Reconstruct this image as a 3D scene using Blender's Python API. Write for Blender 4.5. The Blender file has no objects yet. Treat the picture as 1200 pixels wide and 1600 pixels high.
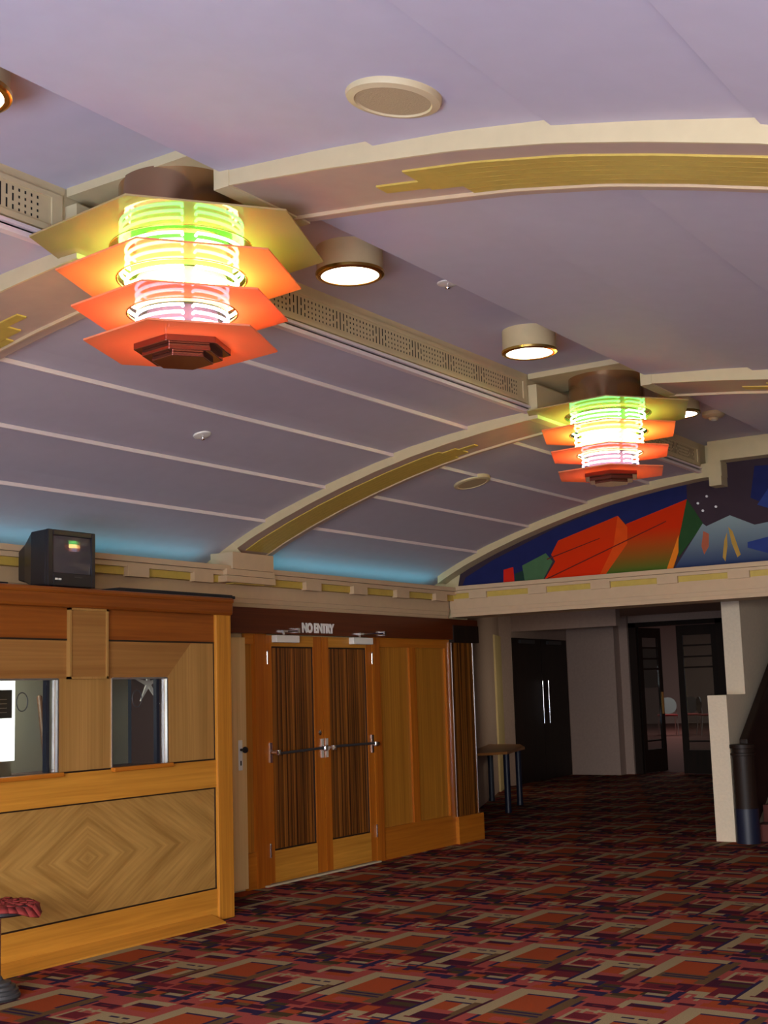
import bpy, math, random
from mathutils import Matrix, Vector
random.seed(7)
S = bpy.context.scene
COL = S.collection
PI = math.pi

# ------------------------------------------------------------------ helpers
def lin(c):
    c = c / 255.0
    return c / 12.92 if c <= 0.04045 else ((c + 0.055) / 1.055) ** 2.4
def rgb(r, g, b): return (lin(r), lin(g), lin(b), 1.0)

class MB:
    """collects faces; build() links them as one mesh object"""
    def __init__(s): s.v = []; s.f = []; s.m = []
    def face(s, pts, mi=0):
        n = len(s.v); s.v += [tuple(p) for p in pts]; s.f.append(tuple(range(n, n + len(pts)))); s.m.append(mi)
    def add(s, vs, fs, mi=0):
        n = len(s.v); s.v += [tuple(p) for p in vs]
        for f in fs: s.f.append(tuple(n + i for i in f)); s.m.append(mi)
    def box(s, x0, x1, y0, y1, z0, z1, mi=0):
        x0, x1 = sorted((x0, x1)); y0, y1 = sorted((y0, y1)); z0, z1 = sorted((z0, z1))
        s.add([(x0,y0,z0),(x1,y0,z0),(x1,y1,z0),(x0,y1,z0),(x0,y0,z1),(x1,y0,z1),(x1,y1,z1),(x0,y1,z1)],
              [(0,3,2,1),(4,5,6,7),(0,1,5,4),(1,2,6,5),(2,3,7,6),(3,0,4,7)], mi)
        return s
    def prism(s, poly, axis, a, b, mi=0):
        """poly of 2D points extruded along axis; axis 'x': (y,z), 'y': (x,z), 'z': (x,y)"""
        def P(p, t): return {'x': (t, p[0], p[1]), 'y': (p[0], t, p[1]), 'z': (p[0], p[1], t)}[axis]
        n = len(poly); vs = [P(p, a) for p in poly] + [P(p, b) for p in poly]
        fs = [tuple(range(n)), tuple(range(2*n - 1, n - 1, -1))] + [(i, n + i, n + (i+1) % n, (i+1) % n) for i in range(n)]
        s.add(vs, fs, mi); return s
    def lathe(s, prof, n=32, c=(0,0,0), mi=0, rot=0.0, close=True):
        vs = []; k = len(prof)
        for i in range(n):
            a = rot + 2*PI*i/n
            for r, z in prof: vs.append((c[0] + r*math.cos(a), c[1] + r*math.sin(a), c[2] + z))
        fs = []
        for i in range(n):
            j = (i+1) % n
            for q in range(k-1): fs.append((i*k+q, j*k+q, j*k+q+1, i*k+q+1))
        s.add(vs, fs, mi)
        if close:
            if prof[0][0] > 1e-6: s.face([vs[i*k] for i in range(n)][::-1], mi)
            if prof[-1][0] > 1e-6: s.face([vs[i*k+k-1] for i in range(n)], mi)
        return s
    def tube(s, pts, r, n=10, mi=0, caps=True):
        pts = [Vector(p) for p in pts]; vs = []; fs = []
        up = None
        for i, p in enumerate(pts):
            if i == 0: t = pts[1] - p
            elif i == len(pts)-1: t = p - pts[i-1]
            else: t = (pts[i+1] - p).normalized() + (p - pts[i-1]).normalized()
            t.normalize()
            if up is None:
                up = Vector((0,0,1)) if abs(t.z) < .9 else Vector((1,0,0))
            a = t.cross(up).normalized(); b = a.cross(t).normalized(); up = b
            for j in range(n):
                q = 2*PI*j/n; vs.append(p + a*r*math.cos(q) + b*r*math.sin(q))
        for i in range(len(pts)-1):
            for j in range(n):
                k = (j+1) % n; fs.append((i*n+j, (i+1)*n+j, (i+1)*n+k, i*n+k))
        if caps:
            fs.append(tuple(range(n))); fs.append(tuple((len(pts)-1)*n + j for j in range(n-1, -1, -1)))
        s.add(vs, fs, mi); return s
    def build(s, name, mats, parent=None, loc=(0,0,0), smooth=False, bevel=0.0, fix=True):
        me = bpy.data.meshes.new(name); me.from_pydata(s.v, [], s.f)
        if not isinstance(mats, (list, tuple)): mats = [mats]
        for m in mats: me.materials.append(m)
        me.polygons.foreach_set('material_index', s.m)
        if fix:
            import bmesh
            bm = bmesh.new(); bm.from_mesh(me)
            bmesh.ops.recalc_face_normals(bm, faces=bm.faces); bm.to_mesh(me); bm.free()
        if smooth:
            me.polygons.foreach_set('use_smooth', [True]*len(me.polygons))
            me.set_sharp_from_angle(angle=math.radians(40))
        me.update()
        o = bpy.data.objects.new(name, me); COL.objects.link(o)
        if parent: o.parent = parent
        o.location = loc
        if bevel:
            b = o.modifiers.new('bevel', 'BEVEL'); b.width = bevel; b.segments = 2; b.limit_method = 'ANGLE'
        return o

def thing(name, label, cat, loc=(0,0,0), rz=0.0, group=None):
    o = bpy.data.objects.new(name, None); COL.objects.link(o)
    o.location = loc; o.rotation_euler = (0,0,rz); o.empty_display_size = .1
    return tag(o, label, cat, group)
def tag(o, label, cat, group=None):
    o['label'] = label; o['category'] = cat
    if group: o['group'] = group
    return o
def struct(o, label=None):
    o['kind'] = 'structure'
    if label: o['label'] = label
    return o
def dup_tree(o, parent=None):
    c = o.copy(); COL.objects.link(c)
    if parent: c.parent = parent
    for ch in list(o.children): dup_tree(ch, c)
    return c

# ------------------------------------------------------------------ materials
def new_mat(name):
    m = bpy.data.materials.new(name); m.use_nodes = True
    nt = m.node_tree; return m, nt, nt.nodes['Principled BSDF']
def plain(name, col, rough=.6, metal=0.0, bump=0.0, scale=60, var=0.0, coat=0.0, spec=None):
    m, nt, b = new_mat(name)
    b.inputs['Base Color'].default_value = col; b.inputs['Roughness'].default_value = rough
    b.inputs['Metallic'].default_value = metal; b.inputs['Coat Weight'].default_value = coat
    if spec is not None: b.inputs['Specular IOR Level'].default_value = spec
    if bump or var:
        tc = nt.nodes.new('ShaderNodeTexCoord'); nz = nt.nodes.new('ShaderNodeTexNoise')
        nz.inputs['Scale'].default_value = scale; nz.inputs['Detail'].default_value = 4
        nt.links.new(tc.outputs['Object'], nz.inputs['Vector'])
        if bump:
            bp = nt.nodes.new('ShaderNodeBump'); bp.inputs['Strength'].default_value = bump; bp.inputs['Distance'].default_value = .01
            nt.links.new(nz.outputs['Fac'], bp.inputs['Height']); nt.links.new(bp.outputs['Normal'], b.inputs['Normal'])
        if var:
            r = nt.nodes.new('ShaderNodeValToRGB')
            r.color_ramp.elements[0].position = .3; r.color_ramp.elements[1].position = .7
            r.color_ramp.elements[0].color = tuple(c*(1-var) for c in col[:3]) + (1,)
            r.color_ramp.elements[1].color = tuple(min(1, c*(1+var)) for c in col[:3]) + (1,)
            nt.links.new(nz.outputs['Fac'], r.inputs['Fac']); nt.links.new(r.outputs['Color'], b.inputs['Base Color'])
    return m
def emit(name, col, strength):
    m, nt, b = new_mat(name)
    b.inputs['Base Color'].default_value = col
    b.inputs['Emission Color'].default_value = col; b.inputs['Emission Strength'].default_value = strength
    return m
def wood(name, dark, light, grain='z', fine=55.0, along=1.6, rough=.42, coat=.08, contrast=(.32, .68), flake=0.0):
    m, nt, b = new_mat(name)
    N = nt.nodes.new; L = nt.links.new
    tc = N('ShaderNodeTexCoord'); mp = N('ShaderNodeMapping')
    sc = {'x': (along, fine, fine), 'y': (fine, along, fine), 'z': (fine, fine, along)}[grain]
    mp.inputs['Scale'].default_value = sc
    L(tc.outputs['Object'], mp.inputs['Vector'])
    n1 = N('ShaderNodeTexNoise'); n1.inputs['Scale'].default_value = 1.0; n1.inputs['Detail'].default_value = 5; n1.inputs['Distortion'].default_value = .6
    L(mp.outputs['Vector'], n1.inputs['Vector'])
    mp2 = N('ShaderNodeMapping'); mp2.inputs['Scale'].default_value = tuple(c*.16 for c in sc); L(tc.outputs['Object'], mp2.inputs['Vector'])
    n2 = N('ShaderNodeTexNoise'); n2.inputs['Scale'].default_value = 1.0; n2.inputs['Detail'].default_value = 3
    L(mp2.outputs['Vector'], n2.inputs['Vector'])
    mx = N('ShaderNodeMath'); mx.operation = 'ADD'
    h = N('ShaderNodeMath'); h.operation = 'MULTIPLY'; h.inputs[1].default_value = .5
    L(n1.outputs['Fac'], mx.inputs[0]); L(n2.outputs['Fac'], mx.inputs[1]); L(mx.outputs[0], h.inputs[0])
    r = N('ShaderNodeValToRGB'); r.color_ramp.elements[0].position = contrast[0]; r.color_ramp.elements[1].position = contrast[1]
    r.color_ramp.elements[0].color = dark; r.color_ramp.elements[1].color = light
    L(h.outputs[0], r.inputs['Fac']); L(r.outputs['Color'], b.inputs['Base Color'])
    b.inputs['Roughness'].default_value = rough; b.inputs['Coat Weight'].default_value = coat; b.inputs['Coat Roughness'].default_value = .25; b.inputs['Specular IOR Level'].default_value = .3
    bp = N('ShaderNodeBump'); bp.inputs['Strength'].default_value = .06; bp.inputs['Distance'].default_value = .004
    L(n1.outputs['Fac'], bp.inputs['Height']); L(bp.outputs['Normal'], b.inputs['Normal'])
    return m
def lozenge(name, dark, light, cy, cz):
    """book-matched veneer: grain runs in mirrored diagonals about (cy, cz)"""
    m, nt, b = new_mat(name); N = nt.nodes.new; L = nt.links.new
    tc = N('ShaderNodeTexCoord'); sp = N('ShaderNodeSeparateXYZ'); L(tc.outputs['Object'], sp.inputs[0])
    def math_(op, a, v):
        q = N('ShaderNodeMath'); q.operation = op
        if hasattr(a, 'links'): L(a, q.inputs[0])
        else: q.inputs[0].default_value = a
        if hasattr(v, 'links'): L(v, q.inputs[1])
        else: q.inputs[1].default_value = v
        return q.outputs[0]
    u = math_('ABSOLUTE', math_('SUBTRACT', sp.outputs['Y'], cy), 0)
    w = math_('ABSOLUTE', math_('SUBTRACT', sp.outputs['Z'], cz), 0)
    d = math_('ADD', math_('MULTIPLY', u, .62), w)          # across the grain
    e = math_('SUBTRACT', math_('MULTIPLY', w, .62), u)     # along the grain
    cb = N('ShaderNodeCombineXYZ')
    L(math_('MULTIPLY', d, 42.0), cb.inputs[0]); L(math_('MULTIPLY', e, 2.0), cb.inputs[1])
    n1 = N('ShaderNodeTexNoise'); n1.inputs['Scale'].default_value = 1; n1.inputs['Detail'].default_value = 4; L(cb.outputs[0], n1.inputs['Vector'])
    cb2 = N('ShaderNodeCombineXYZ'); L(math_('MULTIPLY', d, 9.0), cb2.inputs[0]); L(math_('MULTIPLY', e, .8), cb2.inputs[1])
    n2 = N('ShaderNodeTexNoise'); n2.inputs['Scale'].default_value = 1; n2.inputs['Detail'].default_value = 2; L(cb2.outputs[0], n2.inputs['Vector'])
    r = N('ShaderNodeValToRGB'); r.color_ramp.elements[0].position = .36; r.color_ramp.elements[1].position = .66
    r.color_ramp.elements[0].color = dark; r.color_ramp.elements[1].color = light
    L(math_('MULTIPLY', math_('ADD', n1.outputs['Fac'], n2.outputs['Fac']), .5), r.inputs['Fac'])
    # narrow inlaid strings near the centre of the lozenge
    ring = math_('FRACT', math_('MULTIPLY', d, 11.0), 0)
    line = math_('LESS_THAN', ring, .16); near = math_('LESS_THAN', d, .30)
    k = math_('MULTIPLY', math_('MULTIPLY', line, near), .28)
    mix = N('ShaderNodeMix'); mix.data_type = 'RGBA'
    L(k, mix.inputs[0]); L(r.outputs['Color'], mix.inputs[6]); mix.inputs[7].default_value = dark
    L(mix.outputs[2], b.inputs['Base Color'])
    b.inputs['Roughness'].default_value = .4; b.inputs['Coat Weight'].default_value = .08; b.inputs['Coat Roughness'].default_value = .3
    return m
def plastic_sheet(name, col, clear=.22):
    m = bpy.data.materials.new(name); m.use_nodes = True; nt = m.node_tree; nt.nodes.clear(); N = nt.nodes.new; L = nt.links.new
    out = N('ShaderNodeOutputMaterial'); d = N('ShaderNodeBsdfDiffuse'); t = N('ShaderNodeBsdfTranslucent'); tr = N('ShaderNodeBsdfTransparent'); g = N('ShaderNodeBsdfGlossy')
    d.inputs['Color'].default_value = col; t.inputs['Color'].default_value = col
    tr.inputs['Color'].default_value = tuple(min(1, c*1.4 + .1) for c in col[:3]) + (1,)
    g.inputs['Roughness'].default_value = .04
    m1 = N('ShaderNodeMixShader'); m1.inputs[0].default_value = .45; L(d.outputs[0], m1.inputs[1]); L(t.outputs[0], m1.inputs[2])
    m2 = N('ShaderNodeMixShader'); m2.inputs[0].default_value = clear; L(m1.outputs[0], m2.inputs[1]); L(tr.outputs[0], m2.inputs[2])
    m3 = N('ShaderNodeMixShader'); m3.inputs[0].default_value = .15; L(m2.outputs[0], m3.inputs[1]); L(g.outputs[0], m3.inputs[2])
    L(m3.outputs[0], out.inputs['Surface']); return m
def glass(name, tint=(.93,.95,.95,1), refl=.10):
    m = bpy.data.materials.new(name); m.use_nodes = True; nt = m.node_tree; nt.nodes.clear(); N = nt.nodes.new; L = nt.links.new
    out = N('ShaderNodeOutputMaterial'); tr = N('ShaderNodeBsdfTransparent'); g = N('ShaderNodeBsdfGlossy')
    tr.inputs['Color'].default_value = tint; g.inputs['Roughness'].default_value = .02
    mx = N('ShaderNodeMixShader'); mx.inputs[0].default_value = refl
    L(tr.outputs[0], mx.inputs[1]); L(g.outputs[0], mx.inputs[2]); L(mx.outputs[0], out.inputs['Surface']); return m
def gradient(name, c0, c1, z0, z1):
    """a painted two-colour blend that belongs to the mural itself"""
    m, nt, b = new_mat(name); N = nt.nodes.new; L = nt.links.new
    tc = N('ShaderNodeTexCoord'); sp = N('ShaderNodeSeparateXYZ'); L(tc.outputs['Object'], sp.inputs[0])
    mr = N('ShaderNodeMapRange'); mr.inputs[1].default_value = z0; mr.inputs[2].default_value = z1; L(sp.outputs['Z'], mr.inputs[0])
    mx = N('ShaderNodeMix'); mx.data_type = 'RGBA'; L(mr.outputs[0], mx.inputs[0]); mx.inputs[6].default_value = c0; mx.inputs[7].default_value = c1
    L(mx.outputs[2], b.inputs['Base Color']); b.inputs['Roughness'].default_value = .9; b.inputs['Specular IOR Level'].default_value = .05; return m

M = {}
M['ceil'] = plain('ceiling_paint', (.50, .465, .555, 1), .75, var=.02, scale=9)
M['cream'] = plain('cream_paint', (.60, .48, .28, 1), .55, var=.03, scale=14)
M['pinkcream'] = plain('pinkish_cream_paint', (.56, .40, .25, 1), .55, var=.03, scale=14)
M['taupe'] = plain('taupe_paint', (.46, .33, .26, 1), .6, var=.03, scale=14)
M['ochre'] = plain('ochre_paint', (.54, .38, .075, 1), .5, var=.06, scale=20)
M['ochre_dark'] = plain('dark_ochre_line', (.42, .28, .05, 1), .6)
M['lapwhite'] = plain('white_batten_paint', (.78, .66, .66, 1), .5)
M['dark'] = plain('dark_hole', (.012, .010, .008, 1), .9)
M['brick'] = plain('painted_blockwork', (.78, .65, .48, 1), .7, bump=.25, scale=35, var=.04)
M['alcove'] = plain('alcove_wall_paint', (.48, .345, .28, 1), .75, bump=.1, scale=25, var=.05)
M['oak'] = wood('golden_oak', (.38, .14, .014, 1), (.64, .27, .032, 1), 'z', 46, 1.4)
M['oak_h'] = wood('golden_oak_horizontal', (.42, .165, .018, 1), (.66, .30, .04, 1), 'y', 46, 1.4)
M['teak_h'] = wood('teak_horizontal', (.17, .040, .005, 1), (.32, .095, .012, 1), 'y', 40, 1.2)
M['veneer'] = wood('olive_veneer', (.30, .155, .04, 1), (.44, .24, .07, 1), 'z', 60, 1.0, rough=.42)
M['veneer_h'] = wood('olive_veneer_horizontal', (.24, .10, .024, 1), (.36, .175, .048, 1), 'y', 60, 1.0, rough=.42)
M['lozenge'] = lozenge('lozenge_veneer', (.30, .155, .036, 1), (.50, .285, .078, 1), 6.06, .59)
M['red_oak'] = wood('red_oak', (.32, .075, .006, 1), (.54, .165, .012, 1), 'z', 46, 1.3)
M['red_oak_h'] = wood('red_oak_horizontal', (.36, .10, .008, 1), (.56, .19, .016, 1), 'y', 46, 1.3)
M['zebra'] = wood('dark_streaked_veneer', (.040, .011, .003, 1), (.44, .155, .022, 1), 'z', 170, .7, contrast=(.42, .66), rough=.35)
M['honey'] = wood('honey_veneer', (.30, .11, .012, 1), (.55, .23, .026, 1), 'z', 70, .9, rough=.35)
M['mahogany'] = wood('dark_mahogany', (.055, .010, .003, 1), (.12, .025, .005, 1), 'y', 40, 1.2, rough=.35)
M['ebony'] = wood('near_black_wood', (.010, .005, .003, 1), (.022, .010, .006, 1), 'z', 40, 1.2, rough=.55, coat=.02)
M['paleoak'] = wood('pale_oak', (.70, .46, .19, 1), (.88, .62, .30, 1), 'z', 60, 1.0, rough=.5, coat=0)
M['groove'] = plain('dark_inlay', (.02, .008, .003, 1), .5)
M['chrome'] = plain('chrome', (.82, .82, .84, 1), .12, metal=1.0)
M['alu'] = plain('bright_aluminium', (.85, .85, .88, 1), .3, metal=1.0)
M['brass'] = plain('brass', (.85, .58, .18, 1), .22, metal=1.0)
M['copper'] = plain('brown_copper_sheet', (.50, .30, .17, 1), .16, metal=.9)
M['white'] = plain('white_enamel', (.80, .78, .72, 1), .4)
M['letter'] = plain('white_letter_enamel', (.85, .83, .80, 1), .4)
M['black'] = plain('black_plastic', (.014, .013, .018, 1), .35)
M['blackm'] = plain('black_matt_board', (.010, .009, .010, 1), .8)
M['screen'] = plain('grey_tv_glass', (.075, .065, .07, 1), .06, spec=.8)
M['navy'] = plain('navy_enamel', (.008, .011, .030, 1), .45)
M['tubew'] = emit('greenish_white_neon', (.22, 1.0, .26, 1), 10)
M['tubey'] = emit('yellow_neon', (1.0, .68, .25, 1), 27)
M['tubev'] = emit('violet_white_neon', (.72, .68, 1.0, 1), 4)
M['core'] = plain('white_light_core', (.45, .42, .32, 1), .5)
M['core_green'] = plain('glow_tinted_core', (.20, .42, .08, 1), .5)  # green tint imitates the glow of the tubes on the core
M['core_pink'] = plain('pink_light_core', (.30, .17, .17, 1), .45)
M['olive_sheet'] = plastic_sheet('cream_plastic_sheet', (.66, .50, .22, 1), .03)
M['coral_sheet'] = plastic_sheet('coral_plastic_sheet', (.95, .38, .17, 1), .03)
M['hub'] = plain('polished_brown_metal', (.30, .11, .08, 1), .12, metal=.9)
M['lamp'] = emit('warm_lamp_glass', (1.0, .90, .66, 1), 9)
M['glass'] = glass('clear_glass')
M['door_glass'] = glass('door_glass', (.62,.66,.66,1), .09)
M['boothwall'] = plain('pale_booth_wall', (.50, .50, .40, 1), .7)
M['boothdark'] = plain('dark_booth_wall', (.10, .055, .05, 1), .6)
M['lightbox'] = emit('lit_paper_white', (1.0, 1.0, .94, 1), 1.6)
M['greyprint'] = plain('grey_printed_paper', (.12, .12, .11, 1), .7)
M['blind'] = plain('brown_wood_pole', (.13, .06, .03, 1), .5)
M['speaker'] = plain('cream_speaker_grille', (.46, .35, .20, 1), .6, bump=.3, scale=160)
M['redcloth'] = plain('red_velvet', (.22, .018, .016, 1), .8, bump=.3, scale=40)
M['iron'] = plain('dark_grey_iron', (.06, .06, .065, 1), .45, metal=.4)
M['tabletop'] = wood('orange_laminate', (.36, .14, .04, 1), (.46, .20, .06, 1), 'x', 30, 1.2, rough=.4)
M['pink_wall'] = plain('pink_room_wall', (.50, .36, .33, 1), .7)
M['seat_red'] = plain('red_seat_fabric', (.35, .03, .03, 1), .8)
M['back_blue'] = plain('pale_grey_blue_shell', (.55, .66, .66, 1), .4)
M['stairtread'] = plain('red_brown_stair_carpet', (.11, .028, .02, 1), .9)
M['mural_sky'] = plain('mural_purple_grey', (.050, .032, .044, 1), .9, var=.08, scale=5, spec=.05)

# ------------------------------------------------------------------ camera (f = 2008.6 px of 1600)
RM = Matrix(((0.83011, -0.10265, -0.54805), (0.55674, 0.09847, 0.82483), (-0.0307, -0.98983, 0.13888)))
cam = bpy.data.cameras.new('camera'); co = bpy.data.objects.new('camera', cam); COL.objects.link(co)
cam.sensor_fit = 'VERTICAL'; cam.sensor_height = 24.0; cam.sensor_width = 18.0; cam.lens = 24.0*2008.57/1600
cam.clip_start = .05
r = RM @ Vector((1,0,0)); u = -(RM @ Vector((0,1,0))); b = -(RM @ Vector((0,0,1)))
r.normalize(); u = (u - r*u.dot(r)).normalized(); b = r.cross(u)
mw = Matrix((( r.x, u.x, b.x, 0.0), (r.y, u.y, b.y, 0.0), (r.z, u.z, b.z, 1.6), (0,0,0,1)))
co.matrix_world = mw; S.camera = co

# ------------------------------------------------------------------ floor: woven geometric carpet
PX, PY, SH = .945, 1.135, .435
NX, NY = 42, 50
GX, GY = PX/NX, PY/NY
BE, OL, OR, RO, CR, MA, NV, DO = range(8)     # beige, olive, orange, rose, crimson, maroon, navy, dark olive
cells = [[CR]*NX for _ in range(NY)]
def put(x0, y0, x1, y1, c):
    """rectangle in metres, origin at the big beige corner, wrapped over the slanted lattice"""
    i0, i1 = round(x0/GX), round(x1/GX); j0, j1 = round(y0/GY), round(y1/GY)
    for j in range(min(j0, j1), max(j0, j1, min(j0, j1)+1)):
        row = j % NY; k = (j - row)//NY; sh = round(k*SH/GX)
        for i in range(min(i0, i1), max(i0, i1, min(i0, i1)+1)):
            cells[row][(i - sh) % NX] = c
R_ = [  # painter's order
 (0, -1.135, .945, 0, RO), (.36, -.62, .78, -.10, RO), (.08, -.78, .36, -.52, OR), (.40, -.66, .72, -.50, MA), (.48, -.62, .62, -.55, DO),
 (.10, -.42, .33, -.10, OR), (.10, -.54, .36, -.42, OL), (.33, -.64, .40, -.02, OL), (.10, -.12, .335, -.095, NV), (.31, -.34, .335, -.10, NV),
 (.12, -.475, .35, -.455, NV), (.12, -.52, .35, -.50, NV),
 (.06, -.72, .10, -.52, NV), (.28, -.82, .36, -.66, MA), (.36, -.86, .70, -.66, CR), (.40, -.80, .50, -.68, OR),
 (0, -.60, .10, 0, BE), (0, -.095, .345, 0, BE),
 (.44, -.30, .64, -.28, BE), (.44, -.47, .46, -.28, BE), (.44, -.49, .62, -.47, BE), (.50, -.24, .52, -.34, BE), (.57, -.24, .59, -.32, BE), (.48, -.45, .60, -.34, CR), (.40, -.50, .43, -.46, NV),
 (.64, -.82, .72, -.27, BE), (.64, -.40, .92, -.27, BE), (.72, -.60, .87, -.40, OR), (.72, -.42, .88, -.40, NV), (.87, -.74, .92, -.38, OL), (.84, -.60, .87, -.42, BE),
 (.73, -.345, .785, -.315, NV), (.81, -.345, .865, -.315, NV), (.72, -.78, .90, -.66, MA), (.70, -.86, .90, -.78, CR),
 (.92, -.80, .945, -.30, MA),
 (.02, .26, .33, .345, BE), (.04, .24, .33, .26, NV), (.04, .10, .28, .24, OR), (.13, .15, .20, .20, BE), (.10, .12, .13, .22, NV), (.20, .17, .30, .19, NV), (.24, .10, .26, .19, NV),
 (.33, .16, .44, .30, DO), (.36, .22, .46, .26, NV), (.30, .06, .44, .12, NV), (.40, .02, .44, .10, NV),
 (.60, -.16, .66, .02, BE), (.60, -.05, .86, .03, BE), (.66, -.12, .84, -.05, MA), (.68, -.07, .78, -.04, NV), (.78, -.09, .83, -.06, NV), (.70, -.19, .88, -.12, OR), (.58, -.22, .62, -.14, CR),
 (.52, .10, .60, .26, OR), (.60, .14, .74, .28, DO), (.56, .22, .62, .28, MA), (.63, .17, .73, .20, BE), (.71, .14, .73, .20, BE), (.76, .05, .80, .30, NV), (.80, .10, .92, .26, RO),
 (.80, .28, .93, .33, BE), (.91, .14, .93, .30, BE), (.84, .18, .86, .26, BE), (.88, .20, .90, .27, BE),
 (.46, .02, .58, .08, OL), (.36, .30, .52, .36, CR), (.54, .30, .74, .42, CR), (.62, .33, .72, .38, MA),
 (.345, -.10, .36, -.02, NV), (.10, -.72, .28, -.70, DO), (.16, -.66, .26, -.60, RO), (.46, -.20, .60, -.14, MA), (.50, -.19, .56, -.15, CR), (.40, -.24, .43, -.12, NV),
 (.44, -.96, .62, -.90, NV), (.46, -.94, .58, -.91, BE), (.10, -.94, .26, -.88, MA), (.20, -1.02, .40, -.97, NV), (.05, -1.06, .18, -1.0, DO), (.66, -1.0, .90, -.92, MA), (.70, -.98, .78, -.94, OL),
 (.55, -1.10, .70, -1.03, OR), (.80, -1.10, .94, -1.04, NV), (.82, -.90, .86, -.80, NV), (.62, -.90, .645, -.40, NV), (.86, .02, .945, .06, MA), (.46, .12, .50, .26, NV),
]
for q in R_: put(*q)
def carpet_colour(name, c): return plain(name, c, .95, bump=.35, scale=170, var=.16, spec=.1)
carpet = [carpet_colour(*a) for a in (
 ('carpet_beige', (.30, .225, .12, 1)), ('carpet_olive', (.115, .062, .026, 1)), ('carpet_orange', (.285, .050, .014, 1)), ('carpet_rose', (.29, .055, .045, 1)),
 ('carpet_crimson', (.115, .011, .018, 1)), ('carpet_maroon', (.048, .006, .018, 1)), ('carpet_navy', (.022, .012, .045, 1)), ('carpet_dark_olive', (.050, .030, .012, 1)))]
runs = []                                # merge equal cells into rectangles
used = [[False]*NX for _ in range(NY)]
for j in range(NY):
    i = 0
    while i < NX:
        if used[j][i]: i += 1; continue
        c = cells[j][i]; w = 1
        while i + w < NX and not used[j][i+w] and cells[j][i+w] == c: w += 1
        h = 1
        while j + h < NY and all(cells[j+h][k] == c and not used[j+h][k] for k in range(i, i+w)): h += 1
        for jj in range(j, j+h):
            for k in range(i, i+w): used[jj][k] = True
        runs.append((i, j, w, h, c)); i += w
fl = MB(); X0, X1, Y0, Y1 = -12.6, 2.3, -1.3, 22.75
OX, OY = -4.38, 6.375
for row in range(-8, 16):
    by = OY + row*PY
    if by + PY < Y0 or by > Y1: continue
    for k in range(-14, 16):
        bx = OX + k*PX + (row*SH) % PX
        if bx + PX < X0 or bx > X1: continue
        for (i, j, w, h, c) in runs:
            x0 = max(X0, bx + i*GX); x1 = min(X1, bx + (i+w)*GX); y0 = max(Y0, by + j*GY); y1 = min(Y1, by + (j+h)*GY)
            if x1 > x0 and y1 > y0: fl.face([(x0,y0,0),(x1,y0,0),(x1,y1,0),(x0,y1,0)], c)
struct(fl.build('floor', carpet, fix=False))

# ------------------------------------------------------------------ vault profiles (x -> z) and ceiling
LP = [(-7.62,2.58),(-7.38,2.735),(-7.1,2.885),(-6.86,2.998),(-6.55,3.117),(-6.23,3.226),(-5.9,3.325),(-5.57,3.413),(-5.24,3.487),(-4.91,3.545),(-4.6,3.588),(-4.35,3.615),(-4.21,3.628)]
RP = [(-3.3,3.752),(-2.79,3.694),(-2.545,3.659),(-2.2,3.61),(-1.808,3.532),(-1.485,3.448),(-1.095,3.335),(-.7,3.18),(-.35,3.01),(0,2.81),(.3,2.62)]
def interp(P, x):
    if x <= P[0][0]: return P[0][1]
    for a, b_ in zip(P, P[1:]):
        if x <= b_[0]: return a[1] + (b_[1]-a[1])*(x-a[0])/(b_[0]-a[0])
    return P[-1][1]
CH0, CH1, CHZ = -4.21, -3.30, 3.885
YA, YB = -1.2, 12.02
cl = MB()
def board(xi, xo, P):            # one lapped ceiling board, inner edge stands 2 cm proud
    n = 8; pts = []
    for i in range(n+1):
        x = xi + (xo-xi)*i/n; pts.append((x, interp(P, x) - .022*(1 - i/n)))
    up = [(x, z + .03) for x, z in pts]
    cl.prism(pts + up[::-1], 'y', YA, YB)
for P, ed in ((LP, [-4.21,-4.738,-5.411,-6.08,-6.707,-7.62]), (RP, [-3.30,-2.545,-1.808,-1.095,-.38,.3])):
    for a, b_ in zip(ed, ed[1:]): board(a, b_, P)
cl.box(CH0-.03, CH1+.03, YA, YB, CHZ, CHZ+.05)
cl.box(CH1, CH1+.03, YA, YB, 3.74, CHZ+.02)
cl.box(.28, 2.4, YA, YB, 2.6, 2.65)
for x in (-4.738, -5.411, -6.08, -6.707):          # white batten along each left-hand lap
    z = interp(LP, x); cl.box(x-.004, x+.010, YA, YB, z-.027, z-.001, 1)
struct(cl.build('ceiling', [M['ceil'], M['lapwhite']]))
vb = MB()                       # upright face on the left of the light channel, with its two mouldings
vb.box(CH0-.04, CH0, YA, YB, 3.612, CHZ+.01)
vb.box(CH0-.025, CH0+.016, YA, YB, 3.590, 3.614, 1); vb.box(CH0-.025, CH0+.022, YA, YB, 3.628, 3.644, 1)
struct(vb.build('trim_1', [M['cream'], M['lapwhite']]))

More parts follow.
